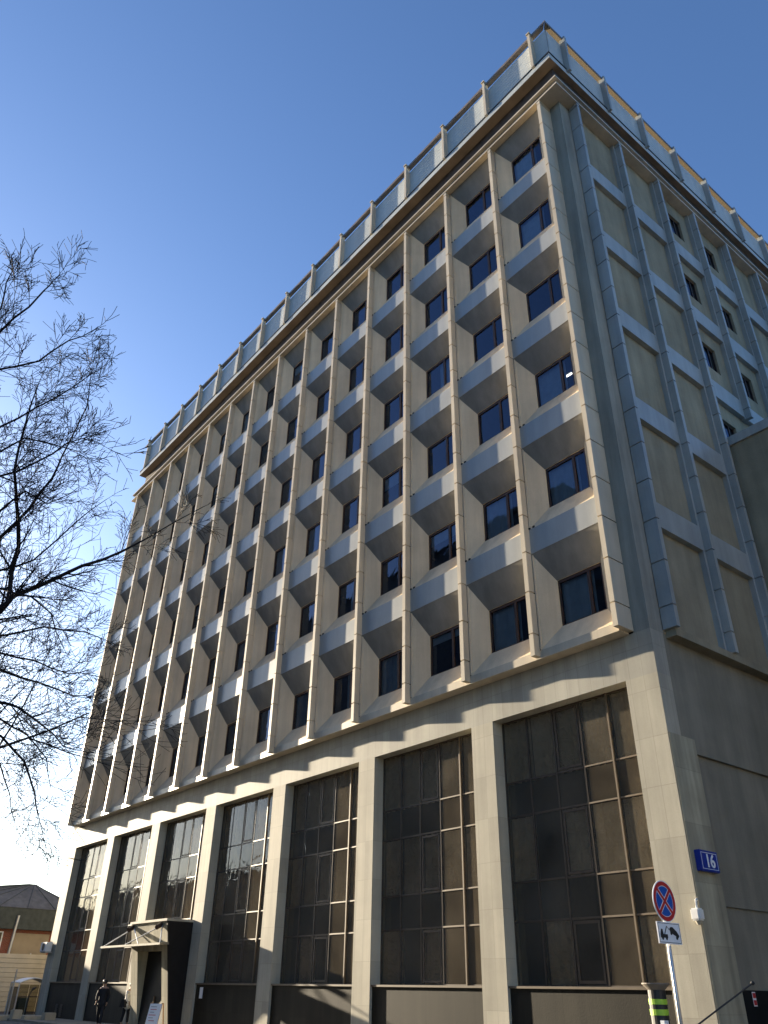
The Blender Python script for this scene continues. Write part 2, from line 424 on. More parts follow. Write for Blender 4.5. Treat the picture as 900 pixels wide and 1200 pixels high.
# stucco wall with the window holes of the third and fourth bays
wy = [B0, by(NB)]
s = MB(); X0, X1 = -.28, .02
holes = {}
for i in (2, 3, 5):
    holes[i] = (by(i)+1.2, by(i)+2.2)
ys = B0
for i in sorted(holes):
    a, b_ = holes[i]
    s.box(X0, X1, ys, a, zz(-.1), zz(H))
    prev = zz(-.1)
    for k in range(2, 6):
        h0, h1 = zz(22.25+FL*(k-5)), zz(23.65+FL*(k-5))
        s.box(X0, X1, a, b_, prev, h0); prev = h1
    s.box(X0, X1, a, b_, prev, zz(H)); ys = b_
s.box(X0, X1, ys, LY, zz(-.1), zz(H))
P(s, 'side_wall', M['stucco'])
sw = None
for i in holes:
    for k in range(2, 6):
        a, b_ = holes[i]; h0, h1 = zz(22.25+FL*(k-5)), zz(23.65+FL*(k-5))
        if sw is None:
            fr = MB(); W_, Hh, t = b_-a, h1-h0, .06
            fr.box(-.15, -.08, 0, t, 0, Hh); fr.box(-.15, -.08, W_-t, W_, 0, Hh); fr.box(-.15, -.08, t, W_-t, 0, t); fr.box(-.15, -.08, t, W_-t, Hh-t, Hh)
            fr.box(-.15, -.08, W_*.6-.03, W_*.6+.03, t, Hh-t)
            sw = fr.build('window', M['frame'], root, loc=(0, a, h0))
            pn = MB(); pn.poly([(-.11, 0, 0), (-.11, W_, 0), (-.11, W_, Hh), (-.11, 0, Hh)]); sp_ = pn.build('pane', M['pglass'], sw)
        else:
            c = copy_part(sw, root, (0, a, h0)); copy_part(sp_, c)
# side face below the ribs
s = MB(); s.box(-.3, 0.0, .6, LY, zz(-3.3), zz(-.1)); s.box(-.3, -.003, B0-.03, B0-.002, zz(-3.3), zz(-.1))
s.box(-.3, -.10, .6, LY, zz(-6.83), zz(-3.3)); s.box(-.3, -.16, .6, LY, zz(-8.53), zz(-6.83))
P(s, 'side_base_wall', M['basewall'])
s = MB(); s.box(-.3, -.05, 1.16, LY, 0, zz(-8.53)); P(s, 'side_plinth', M['granite_dark'])
s = MB(); s.box(-.25, .035, .004, 1.14, 0, zz(-2.95)); P(s, 'pilaster', M['stoneB'])

# cornice, dark recess and parapet -------------------------------------------
def slab(mb, oa, ob, z0, z1): mb.box(BX-ob, ob, -oa, LY+ob, zz(z0), zz(z1))
s = MB(); slab(s, DA+.02, DB+.02, H, H+.09); slab(s, DA+.02, DB+.02, 25.19, 25.28)
P(s, 'cornice', M['panel'])
s = MB(); slab(s, .56, .32, H+.09, 25.19); P(s, 'cornice_frieze', M['hood'])  # recess shade painted in: darker tone between the cornice lips
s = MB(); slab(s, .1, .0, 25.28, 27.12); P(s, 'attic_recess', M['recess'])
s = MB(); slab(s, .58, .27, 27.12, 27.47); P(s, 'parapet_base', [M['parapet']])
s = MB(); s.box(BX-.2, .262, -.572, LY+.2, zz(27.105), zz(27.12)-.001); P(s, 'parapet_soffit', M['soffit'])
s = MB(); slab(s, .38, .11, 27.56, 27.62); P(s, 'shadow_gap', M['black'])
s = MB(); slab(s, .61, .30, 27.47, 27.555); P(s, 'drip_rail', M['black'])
ppost = MB(); ppost.box(0, .14, 0, .27, 27.42, 30.12); ppost.box(-.03, .17, -.05, .2, 30.12, 30.2)
pp = ppost.build('parapet_post', [M['panel']], root, loc=(-.66, -DA, Z0))
for i in range(1, 15): copy_part(pp, root, (-.66-3*i, -DA, Z0))
pb = MB(); pb.box(0, .3, 0, .14, 27.32, 30.05); pb.box(.1, .3, .0, .14, 30.05, 30.1)
pq = pb.build('parapet_post', [M['finB']], root, loc=(.16, by(0), Z0))
for i in range(1, NB+1): copy_part(pq, root, (.16, by(i), Z0))
# ribbed parapet panels
def ppanel(n0, n1, z0, z1, n=9):
    mb = MB(); h = (z1-z0)/n
    for j in range(n): mb.box(n0, n1, 0, .06, z0+j*h, z0+(j+1)*h-.012)
    mb.box(n0, n1, .02, .07, z0, z1); return mb
pa = ppanel(0, 3-.002, 27.62, 29.72).build('parapet_panel', M['parapet'], root, loc=(-.6-3, -.43, Z0))
for i in range(1, 14): copy_part(pa, root, (-.6-3*(i+1), -.43, Z0))
e = ppanel(0, .6+.19, 27.62, 29.72); P(e, 'parapet_panel', M['parapet'], loc=(-.6, -.43, Z0))
e = ppanel(0, .6+.2, 27.62, 29.72); P(e, 'parapet_panel', M['parapet'], loc=(-42.6-.8, -.43, Z0))
pbm = MB()
for j in range(9): pbm.box(-.06, 0, 0, PY-.002, 27.62+j*2.1/9, 27.62+(j+1)*2.1/9-.012)
pbm.box(-.07, -.02, 0, PY-.002, 27.62, 29.72)
pbo = pbm.build('parapet_panel', M['parapet'], root, loc=(.19, by(0)+.07, Z0))
for i in range(1, NB): copy_part(pbo, root, (.19, by(i)+.07, Z0))
e = MB(); e.box(.12, .19, -.36, by(0)+.07-.002, 27.62, 29.72); P(e, 'parapet_panel', M['parapet'], loc=(0, 0, Z0))
# sloping top rail (outer edge low, a gap below it)
def rail(mb, p0, p1, out, z_in=30.2, z_out=30.03, th=.05):
    # p0,p1 inner line ends; out = outward vector
    a = Vector(p0); b_ = Vector(p1); o = Vector(out)
    lo = [a+Vector((0,0,zz(z_in))), b_+Vector((0,0,zz(z_in))), b_+o+Vector((0,0,zz(z_out))), a+o+Vector((0,0,zz(z_out)))]
    hi = [v+Vector((0,0,th)) for v in lo]
    mb.hexa(lo+hi)
ra = MB()
a0 = Vector((BX-.1, -.3, 0)); a1 = Vector((.05, -.3, 0))
lo = [Vector((BX-.0, -.3, zz(30.1))), Vector((.0, -.3, zz(30.1))), Vector((.30, -.58, zz(29.98))), Vector((BX-.3, -.58, zz(29.98)))]
ra.hexa([*lo, *[v+Vector((0,0,.07)) for v in lo]])
ra.box(BX-.3, .3, -.6, -.58, zz(29.93), zz(30.1))
P(ra, 'top_rail', M['railbrown'])
rb = MB()
lo = [Vector((.06, -.3, zz(30.08))), Vector((.06, LY, zz(30.08))), Vector((.32, LY, zz(29.95))), Vector((.32, -.58, zz(29.95)))]
rb.hexa([*lo, *[v+Vector((0,0,.02)) for v in lo]], 0)
hi = [v+Vector((0,0,.022)) for v in lo]
rb.hexa([*hi, *[v+Vector((0,0,.05)) for v in hi]], 1)
rb.box(.32, .345, -.6, LY, zz(29.93), zz(30.12), 1)
P(rb, 'top_rail', [M['railgold'], M['railbrown']])
s = MB(); s.box(BX-.1, .1, LY-.1, LY+.1, zz(27.62), zz(29.72)); s.box(BX-.2, BX-.1, -.36, LY, zz(27.62), zz(29.72)); P(s, 'parapet_panel', M['parapet'])

# entrance portal --------------------------------------------------------------
px0, px1 = -28.7, -24.93
def yfront(z): return -1.23 + (-6.15-z)/(4.15)*.72
s = MB()
def slant(xa, xb, za, zb, mi=0, back=0.0):
    s.hexa([(xa, yfront(za), zz(za)), (xb, yfront(za), zz(za)), (xb, back, zz(za)), (xa, back, zz(za)),
            (xa, yfront(zb), zz(zb)), (xb, yfront(zb), zz(zb)), (xb, back, zz(zb)), (xa, back, zz(zb))], mi)
slant(px0, px1, -7.3, -6.2); slant(px0, -28.0, -10.3, -7.3); slant(-25.5, px1, -10.3, -7.3)
ent = P(s, 'entrance_portal', M['stoneB'])
s = MB()
s.hexa([(px1+.002, yfront(-10.3)-.01, .0), (px1+.06, yfront(-10.3)-.01, .0), (px1+.06, -.003, 0), (px1+.002, -.003, 0),
        (px1+.002, yfront(-6.15)-.01, zz(-6.15)), (px1+.06, yfront(-6.15)-.01, zz(-6.15)), (px1+.06, -.003, zz(-6.15)), (px1+.002, -.003, zz(-6.15))])
s.build('cheek', M['granite_dark'], ent)
s = MB(); s.box(px0-.05, px1+.08, -1.28, .02, zz(-6.2)+.005, zz(-6.1)); s.build('capping', M['stone'], ent)
s = MB()
s.box(-28.0, -25.5, -.5, -.42, 0, zz(-7.3)); s.build('door', M['granite_dark'], ent)
s = MB(); s.box(-26.65, -26.62, -.56, -.5, .9, 1.3); s.build('door_handle', M['alu'], ent)
# canopy
s = MB(); s.hexa([(-30.3, -1.9, zz(-7.16)), (-23.9, -1.9, zz(-7.16)), (-24.9, -1.0, zz(-7.1)), (-28.8, -1.0, zz(-7.1)),
                  (-30.3, -1.9, zz(-7.08)), (-23.9, -1.9, zz(-7.08)), (-24.9, -1.0, zz(-7.0)), (-28.8, -1.0, zz(-7.0))])
can = P(s, 'canopy', M['stone'])
s = MB()
for a, b_ in (((-28.4, -1.2, -6.35), (-30.0, -1.85, -7.08)), ((-28.4, -1.2, -6.35), (-26.2, -1.85, -7.08)), ((-25.4, -1.2, -6.35), (-27.6, -1.85, -7.08)), ((-25.4, -1.2, -6.35), (-24.0, -1.85, -7.08))):
    s.tube([(a[0], a[1], zz(a[2])), (b_[0], b_[1], zz(b_[2]))], .025, 6)
s.build('tie_rod', M['steel'], can)
s = MB()
for x in (-28.4, -25.4): s.tube([(x-.2, -1.05, zz(-6.25)), (x+.1, -1.5, zz(-6.45))], .1, 8)
s.build('rod_bracket', M['frame'], can)
# plinth either side of the door
s = MB(); s.box(-30.05, px0-.003, .1, .6, 0, zz(-6.2)); s.box(px0, px1, .0+.12, .6, zz(-7.3), zz(-6.2)); P(s, 'plinth', M['granite'])

# ---------------------------------------------------------------- interior lamp seen in one window
def lamp(p0, p1):
    c = (Vector(p0)+Vector(p1))/2
    t = thing('ceiling_lamp', 'glowing tube lamp inside the office window nearest the corner on the fourth row', 'lamp', c)
    b = MB(); d = (Vector(p1)-Vector(p0))/2
    b.tube([-d, d], .035, 8); b.build('tube', lamp_mat('lamp_tube', (1, .93, .8), 1.1), t)
    b = MB(); u = Vector((0, 0, .06)); b.tube([-d*1.03+u, d*1.03+u], .04, 6); b.build('housing', M['white'], t)
def onplane(px, py, y):
    d = ray(px, py); return CAM + d*((y-CAM.y)/d.y)
lamp(onplane(641, 455, .55), onplane(670, 437.5, .55))

# ---------------------------------------------------------------- wall fixtures
# house number plate
t = thing('house_number_sign', 'blue box sign with white number 16 on the corner pilaster', 'sign', (-.025, .55, zz(-5.94)))
M['blue'] = plain('sign_blue', (.015, .035, .28), .35, noise=.05)
M['signwhite'] = plain('sign_white', (.8, .82, .85), .4, noise=.03)
b = MB(); b.box(.06, .2, -.38, .38, -.23, .23); b.build('box', M['blue'], t, bevel=.012)
b = MB()
for bx in ((-.33, .33, .17, .182), (-.33, .33, -.182, -.17), (-.33, -.318, -.17, .17), (.318, .33, -.17, .17)): b.box(.2, .204, *bx)
b.build('border', M['signwhite'], t)
def text(parent, s, size, loc, rot, mat, name='lettering', ext=.003, align='CENTER'):
    cu = bpy.data.curves.new(name, 'FONT'); cu.body = s; cu.size = size; cu.extrude = ext; cu.offset = size*.022; cu.align_x = align; cu.align_y = 'CENTER'
    o = bpy.data.objects.new('tmp', cu); col.objects.link(o)
    dg = bpy.context.evaluated_depsgraph_get(); me = bpy.data.meshes.new_from_object(o.evaluated_get(dg))
    bpy.data.objects.remove(o)
    me.materials.clear(); me.materials.append(mat)
    q = link(name, me, parent, loc); q.rotation_euler = rot; return q
text(t, '16', .40, (.205, .02, -.01), (R(90), 0, R(90)), M['signwhite'], 'digits', .004)

# surveillance camera on the corner
t = thing('security_camera', 'small white dome camera bracketed to the corner below the number sign', 'security camera', (.0, -.02, zz(-7.1)))
b = MB(); b.tube([(.02, .0, .32), (.05, -.1, .3), (.05, -.12, .1)], .03, 8); b.build('bracket', M['white'], t)
b = MB(); b.box(-.06, .16, -.25, -.02, -.12, .13); b.build('housing', M['white'], t, bevel=.03)
b = MB(); b.disc((.05, -.13, -.12), .08, (0, 0, -1), .08, 14, r2=.04); b.build('dome', M['stone'], t)

# air conditioner on the far pillar
t = thing('air_conditioner', 'pale grey air conditioner box on the far left pillar of the base', 'air conditioner', (-43.0, -.02, zz(-7.0)))
b = MB(); b.box(-.5, .5, -.4, -.05, 0, .5); b.build('case', M['white'], t, bevel=.02)
b = MB(); b.disc((0, -.4, .25), .2, (0, -1, 0), .02, 20); b.build('grille', M['black'], t)
b = MB(); b.box(-.4, -.34, -.38, .02, -.05, 0); b.box(.34, .4, -.38, .02, -.05, 0); b.build('bracket', M['steel'], t)

# notices
t = MB(); t.box(-.13, .13, -.012, 0, -.2, .2); t = t.build('paper_notice', M['signwhite'], None, loc=(-23.55, .098, zz(-8.85)))
tag(t, 'small white paper notice on the dark plinth right of the entrance', 'notice')
t = thing('warning_sticker', 'red and white sticker on the dark side plinth', 'sticker', (-.048, 1.75, zz(-8.7)))
M['red'] = plain('sign_red', (.5, .03, .03), .4, noise=.05)
b = MB(); b.box(0, .006, -.07, .07, -.14, .14); b.build('sheet', M['signwhite'], t)
b = MB(); b.box(.007, .010, -.06, .06, -.12, -.02); b.box(.007, .010, -.06, .06, .02, .12); b.build('print', M['red'], t)
# vents in the far plinth
for i, x in enumerate((-40.6, -39.9)):
    v = MB(); v.box(-.2, .2, -.01, .0, -.3, .3)
    for k in range(5): v.box(-.18, .18, -.03, -.01, -.26+k*.11, -.21+k*.11)
    v = v.build('vent_grille', M['black'], None, loc=(x+.4, .097, .45))
    tag(v, ['black louvred vent in the farthest plinth, the one nearer the corner pillar', 'black louvred vent in the farthest plinth, the one nearer the entrance'][i], 'vent', 'vents in the farthest plinth')

# ---------------------------------------------------------------- no-stopping sign with tow-away plate
sp0 = at(779, 1056, 12.5)
sx, sy, sz = sp0
t = thing('street_sign', 'round blue no-stopping sign with red cross over a tow-away plate on a steel pole', 'street sign', (sx, sy, 0))
b = MB(); b.tube([(-.06, .02, -.1), (-.06, .02, sz+.25)], .03, 12); b.build('pole', M['steel'], t, smooth=True)
dz = sz
b = MB(); b.disc((-.02, 0, dz), .3, (1, 0, 0), .015, 48)
b.build('disc', M['signwhite'], t)
b = MB()
def ring(mb, c, r0, r1, x, n=48, mi=0):
    for i in range(n):
        a0, a1 = 2*PI*i/n, 2*PI*(i+1)/n
        q = [(x, c[1]+r*math.cos(a), c[2]+r*math.sin(a)) for r, a in ((r0, a0), (r1, a0), (r1, a1), (r0, a1))]
        mb.poly(q, mi)
ring(b, (0, 0, dz), .225, .285, -.002)
L_ = .23
for sgn in (1, -1):
    d = Vector((0, 1, sgn)).normalized(); n = Vector((0, -sgn, 1)).normalized()*.024
    c = Vector((.0015 if sgn > 0 else .0025, 0, dz))
    b.poly([c-d*L_-n, c+d*L_-n, c+d*L_+n, c-d*L_+n])
b.build('red_border', M['red'], t)
b = MB(); b.disc((-.006, 0, dz), .215, (1, 0, 0), .004, 48); b.build('blue_field', plain('traffic_blue', (.01, .09, .42), .4, noise=.04), t)
b = MB()
for sgn in (1, -1):
    d = Vector((0, 1, sgn)).normalized(); n = Vector((0, -sgn, 1)).normalized()*.036
    c = Vector((-.0006 if sgn > 0 else .0002, 0, dz))
    b.poly([c-d*.215-n, c+d*.215-n, c+d*.215+n, c-d*.215+n])
b.build('white_edge', M['signwhite'], t)
# tow-away plate
pz = dz-.45
b = MB(); b.box(-.02, 0, -.3, .3, -.15, .15); pl = b.build('plate', M['signwhite'], t, loc=(0, 0, pz))
b = MB()
for bx in ((-.285, .285, .128, .135), (-.285, .285, -.135, -.128), (-.285, -.278, -.128, .128), (.278, .285, -.128, .128)): b.box(0.0, .002, *bx)
def P2(pts, x=.0025): b.poly([(x, u, v) for u, v in pts])
# truck: cab, bed, wheels, crane; lifted car
P2([(-.25, -.07), (-.06, -.07), (-.06, -.02), (-.25, -.02)]); P2([(-.25, -.02), (-.17, -.02), (-.18, .05), (-.22, .05)])
P2([(-.15, -.02), (-.13, -.02), (-.05, .09), (-.07, .10)]); P2([(-.07, .10), (-.05, .09), (.0, .05), (-.01, .04)])
def disc2(cy, cz, r, x=.003):
    b.poly([(x, cy+r*math.cos(2*PI*k/16), cz+r*math.sin(2*PI*k/16)) for k in range(16)])
disc2(-.20, -.075, .026); disc2(-.10, -.075, .026)
P2([(.0, .06), (.02, .01), (.22, -.06), (.25, -.03), (.19, .03), (.10, .085), (.05, .09)])
disc2(.04, .0, .026); disc2(.18, -.06, .028)
b.build('tow_symbol', M['black'], pl)
b = MB(); b.box(-.075, -.02, -.05, .05, -.02, .02); b.build('clamp', M['steel'], t, loc=(0, 0, dz)); 

# lime striped post by the glazing
p = at(768, 1152, 15.6)
t = thing('striped_column', 'grey topped column wrapped in lime and black stripes behind the sign pole', 'column', (p.x, p.y, 0))
zt = p.z
b = MB(); b.tube([(0, 0, zt-.12), (0, 0, zt-.02), (0, 0, zt)], [.16, .27, .27], 20); b.build('cap', plain('cap_grey', (.2, .17, .14), .7), t)
M['lime'] = plain('lime', (.38, .62, .05), .5, noise=.05)
b = MB(); b.disc((0, 0, zt-.78), .17, (0, 0, 1), .66, 20); b.build('wrap', M['black'], t)
b = MB(); b.disc((0, 0, zt-.36), .175, (0, 0, 1), .09, 20); b.disc((0, 0, zt-.54), .175, (0, 0, 1), .1, 20); b.build('stripe', M['lime'], t)
b = MB(); b.disc((0, 0, 0), .17, (0, 0, 1), zt-.785, 20); b.build('shaft', plain('mottled_print', (.32, .28, .22), .7, noise=.9, scale=14), t)
b = MB(); b.box(.1, .19, -.16, -.02, zt-.75, zt-.62); b.build('tag', M['signwhite'], t)

# slim leaning rod with a knob
a = at(882, 1152, 12.5); c = at(760, 1245, 11.6); d_ = (c-a); k_ = a.z/(-d_.z) if d_.z < 0 else 1
foot = a + d_*k_
t = thing('leaning_rod', 'thin black leaning rod with a round knob in front of the side wall', 'rod', (foot.x, foot.y, 0))
q = Vector((foot.x, foot.y, 0))
b = MB(); b.tube([foot-q, a-q], .013, 8); b.build('shaft', M['black'], t)
b = MB(); b.tube([a-q-Vector((0,0,.03)), a-q-Vector((0,0,.015)), a-q, a-q+Vector((0,0,.02)), a-q+Vector((0,0,.03))], [.01, .03, .036, .025, .006], 12); b.build('knob', M['black'], t)

# ---------------------------------------------------------------- A-frame board
SB = t = thing('sandwich_board', 'white A-frame pavement board on wooden legs before the entrance', 'sandwich board', (-23.75, -1.7, .1), R(25))
SB.scale = (.78, .78, .78)
M['wood'] = plain('varnished_wood', (.45, .24, .1), .5, noise=.2, scale=9)
for s_ in (-1, 1):
    for x in (-.36, .36):
        b = MB(); b.hexa([(x-.025, s_*.32-.015, 0), (x+.025, s_*.32-.015, 0), (x+.025, s_*.32+.015, 0), (x-.025, s_*.32+.015, 0),
                          (x-.025, s_*.04-.015, 1.25), (x+.025, s_*.04-.015, 1.25), (x+.025, s_*.04+.015, 1.25), (x-.025, s_*.04+.015, 1.25)])
        b.build('leg', M['wood'], t)
b = MB(); b.hexa([(-.38, -.285, .3), (.38, -.285, .3), (.38, -.265, .3), (-.38, -.265, .3), (-.38, -.07, 1.22), (.38, -.07, 1.22), (.38, -.05, 1.22), (-.38, -.05, 1.22)])
bd = b.build('board', M['signwhite'], t)
b = MB(); rr = random.Random(3)
for j in range(6):
    z = 1.1-j*.12; y = -.07-(1.22-z)*.2337-.006
    x0 = -.3+rr.random()*.08; x1 = x0+.25+rr.random()*.25
    b.poly([(x0, y-.012, z-.03), (x1, y-.012, z-.03), (x1, y-.004, z+.005), (x0, y-.004, z+.005)], j % 2)
b.build('poster_print', [plain('print_grey', (.4, .42, .45), .6), plain('print_pink', (.6, .25, .25), .6)], bd)

# ---------------------------------------------------------------- people
def skin_body(name, verts, edges, rad, mat, parent, root_i=0, sub=1):
    me = bpy.data.meshes.new(name); me.from_pydata(verts, edges, []); me.update()
    o = bpy.data.objects.new(name, me); col.objects.link(o)
    sk = o.modifiers.new('s', 'SKIN'); sk.use_smooth_shade = True
    sv = me.skin_vertices[0].data
    for i, r in enumerate(rad): sv[i].radius = r if isinstance(r, tuple) else (r, r); sv[i].use_root = (i == root_i)
    ss = o.modifiers.new('u', 'SUBSURF'); ss.levels = sub; ss.render_levels = sub
    dg = bpy.context.evaluated_depsgraph_get(); m2 = bpy.data.meshes.new_from_object(o.evaluated_get(dg))
    bpy.data.objects.remove(o)
    m2.materials.clear(); m2.materials.append(mat)
    for p_ in m2.polygons: p_.use_smooth = True
    return link(name, m2, parent)
M['skin'] = plain('skin', (.42, .25, .17), .5, noise=.05)
def hands_face(par, head, hl, hr):
    # face features and two five-fingered hands
    hx, hy, hz = head
    for s_ in (-1, 1):
        b = MB(); b.tube([(hx+.085, hy+s_*.033, hz+.01), (hx+.1, hy+s_*.033, hz+.01)], [.013, .004], 8); b.build('eye', M['black'], par)
    for (wr, d) in (hl, hr):
        wr = Vector(wr); d = Vector(d).normalized(); sd = d.cross(Vector((0, 1, 0))).normalized()
        vs = [wr, wr+d*.05, wr+d*.09]; es = [(0, 1), (1, 2)]; rd = [.024, (.034, .02), (.034, .018)]
        for k in range(4):
            o_ = (k-1.5)*.019; L3 = (.075, .085, .08, .062)[k]
            n = len(vs); p0 = wr+d*.09+sd*o_; curl = Vector((0, -.01, 0))
            vs += [p0, p0+d*L3*.5+curl, p0+d*L3*.9+curl*3]; es += [(2, n), (n, n+1), (n+1, n+2)]; rd += [.009, .008, .007]
        n = len(vs); vs += [wr+d*.035+sd*.035, wr+d*.075+sd*.055]; es += [(1, n), (n, n+1)]; rd += [.011, .008]
        skin_body('hand', [tuple(v) for v in vs], es, rd, M['skin'], par, 1, 1)
def person(loc, rz, label, coat_c, leg_c, hat, scale=1.0, stride=.26, lean=.0, coatlen=.55):
    t = thing('person', label, 'person', loc, rz); t.scale = (scale,)*3
    # +x is forward
    hip = .93; sh = 1.43
    S = stride
    v = [(0, 0, hip), (lean*.4, 0, 1.12), (lean*.8, 0, 1.3), (lean, 0, sh), (lean+.01, 0, 1.51), (lean+.03, 0, 1.6), (lean+.03, 0, 1.7), (lean+.02, 0, 1.755),
         (.0, .09, hip-.04), (S*.55, .1, .5), (S*.7, .1, .1), (S*.7+.13, .11, .045),
         (.0, -.09, hip-.04), (-S*.3, -.1, .5), (-S*1.1, -.1, .12), (-S*1.1+.12, -.11, .05),
         (lean, .17, sh-.02), (lean-.07, .24, 1.15), (lean+.05, .22, .93),
         (lean, -.17, sh-.02), (lean+.07, -.24, 1.15), (lean+.22, -.2, .97)]
    e = [(0, 1), (1, 2), (2, 3), (3, 4), (4, 5), (5, 6), (6, 7), (0, 8), (8, 9), (9, 10), (10, 11), (0, 12), (12, 13), (13, 14), (14, 15), (3, 16), (16, 17), (17, 18), (3, 19), (19, 20), (20, 21)]
    r = [(.13, .15), (.12, .14), (.13, .17), (.09, .14), .055, .08, .095, .05, .09, .062, .042, .035, .09, .062, .042, .035, .07, .05, .034, .07, .05, .034]
    body = skin_body('body', v, e, r, M['skin'], t, 0, 2)
    # clothes: coat (torso, sleeves) and trousers with shoes
    g_ = [0, 1, 2, 3]; 
    cv = [(0, 0, hip-.32), (0, 0, hip-.1)]+[v[i] for i in (0, 1, 2, 3)]+[v[i] for i in (16, 17, 18, 19, 20, 21)]
    ce = [(0, 1), (1, 2), (2, 3), (3, 4), (4, 5), (5, 6), (6, 7), (7, 8), (5, 9), (9, 10), (10, 11)]
    cr = [(.17, .2), (.165, .2), (.155, .185), (.15, .18), (.16, .2), (.12, .17), .09, .07, .052, .09, .07, .052]
    skin_body('coat', cv, ce, cr, coat_c, t, 2, 2)
    tv = [v[0]]+[v[i] for i in (8, 9, 10, 12, 13, 14)]
    skin_body('trousers', tv, [(0, 1), (1, 2), (2, 3), (0, 4), (4, 5), (5, 6)], [.14, .11, .08, .065, .11, .08, .065], leg_c, t, 0, 2)
    for k in (10, 14):
        a = Vector(v[k]); b = MB(); b.box(-.06, .2, -.05, .05, -.03, .045); o = b.build('shoe', M['black'], t, loc=(a.x-.02, a.y, .035), bevel=.02)
    hd = (lean+.03, 0, 1.64)
    b = MB(); b.tube([(hd[0]+.02, 0, 1.60), (hd[0], 0, 1.69), (hd[0]-.01, 0, 1.75), (hd[0]-.01, 0, 1.79)], [.06, .112, .095, .02], 14)
    b.build('hat' if hat else 'hair', M['black'], t, smooth=True)
    b = MB(); b.tube([(hd[0]+.08, 0, 1.66), (hd[0]+.125, 0, 1.63), (hd[0]+.09, 0, 1.615)], [.01, .018, .01], 8); b.build('nose', M['skin'], t, smooth=True)
    hands_face(t, (hd[0], 0, 1.65), (v[18], (.1, 0, -1)), (v[21], (.4, 0, -1)))
    return t
M['coatdark'] = plain('dark_coat', (.012, .012, .014), .8, noise=.2)
M['trdark'] = plain('dark_trousers', (.018, .018, .022), .8, noise=.2)
M['coatpale'] = plain('pale_jacket', (.6, .6, .6), .8, noise=.1)
person((-28.6, -2.05, .1), R(-35), 'person in a dark coat and cap walking along the pavement left of the entrance', M['coatdark'], M['trdark'], True)
pw = person((-29.6, -.45, .1), R(20), 'person in a pale jacket with dark trousers half hidden by the entrance portal', M['coatpale'], M['trdark'], False, .95, .12, .12)
b = MB(); b.hexa([(-.1, -.36, .72), (.25, -.36, .72), (.25, -.24, .72), (-.1, -.24, .72), (-.02, -.34, 1.02), (.16, -.34, 1.02), (.16, -.26, 1.02), (-.02, -.26, 1.02)])
hb = b.build('handbag', M['coatdark'], None, loc=(-29.6, -.45, .1)); hb.rotation_euler[2] = R(20)
tag(hb, 'dark handbag carried by the person in the pale jacket', 'handbag')

# ---------------------------------------------------------------- left street end
# corrugated fence
t = thing('metal_fence', 'tall beige corrugated metal fence left of the office block', 'fence', (-49.5, 0, 0))
M['fence'] = plain('fence_sheet', (.50, .44, .34), .6, noise=.12, scale=1.5)
b = MB()
for k in range(12):
    z = .15+k*.265
    b.hexa([(-.03, -14, z), (.0, -14, z+.02), (.0, 20, z+.02), (-.03, 20, z), (-.03, -14, z+.262), (-.02, -14, z+.255), (-.02, 20, z+.255), (-.03, 20, z+.262)])
b.build('sheet', M['fence'], t)
for y in range(-14, 21, 3):
    b = MB(); b.box(-.12, -.04, y-.04, y+.04, 0, 3.4); b.build('post', M['steel'], t)
# curved-roof shelter
t = thing('glass_shelter', 'glazed pavement shelter with an arched white roof in front of the metal fence', 'shelter', (-46.2, .35, 0)); t.scale = (.8, .8, .8)
gm = glass('shelter_glass', (.62, .6, .52), 1.5)
b = MB()
pts = [(0, -1.15+2.3*k/8, 2.15+.32*math.sin(PI*k/8)) for k in range(9)]
for xx in (-1.0, 1.0):
    b.tube([(xx, y, z) for _, y, z in pts], .04, 6)
for (y0, z0), (y1, z1) in zip([(p_[1], p_[2]) for p_ in pts[:-1]], [(p_[1], p_[2]) for p_ in pts[1:]]):
    b.hexa([(-1, y0, z0), (1, y0, z0), (1, y1, z1), (-1, y1, z1), (-1, y0, z0+.04), (1, y0, z0+.04), (1, y1, z1+.04), (-1, y1, z1+.04)])
b.build('roof', M['white'], t)
for xx in (-1, 1):
    for yy in (-1.15, 1.15):
        b = MB(); b.box(xx-.04, xx+.04, yy-.04, yy+.04, 0, 2.15); b.build('post', M['steel'], t)
for xx in (1.0,):
    for k in range(3):
        b = MB(); y0 = -1.1+k*.74; b.box(xx-.01, xx+.01, y0, y0+.70, .15, 2.05); b.build('glass_panel', gm, t)
        b = MB(); b.box(xx-.02, xx+.02, y0, y0+.7, 1.25, 1.3); b.build('glazing_bar', M['alu'], t)
b = MB(); b.box(-1, 1, 1.1, 1.14, .1, 1.9); b.build('side_panel', gm, t)
b = MB(); b.box(-1, 1, -1.14, -1.1, .1, 1.9); b.build('side_panel', gm, t)
b = MB(); b.box(.4, .95, -.9, -.2, .1, 1.2); b.build('counter', plain('counter', (.4, .38, .33), .7), t)
# bollard-like lamp posts / poles at the left edge
p = at(8, 1190, 43.0)
t = thing('metal_pole', 'thin grey pole standing before the metal fence at the left edge', 'pole', (p.x, p.y, 0))
b = MB(); b.tube([(0, 0, 0), (0, 0, 2.3)], .045, 8); b.build('shaft', M['steel'], t)
b = MB(); b.disc((0, 0, 2.3), .06, (0, 0, 1), .06, 8, r2=.02); b.build('cap', M['steel'], t)
p = at(29, 1190, 43.0)
t = thing('street_bollard', 'dark slim bent post beside the glazed shelter', 'post', (p.x, p.y, 0))
b = MB(); b.tube([(0, 0, 0), (0, 0, 1.1), (.0, .12, 1.4)], .03, 8); b.build('shaft', M['black'], t)
b = MB(); b.tube([(0, .1, 1.4), (0, .3, 1.5)], [.07, .05], 8); b.build('head', M['black'], t)
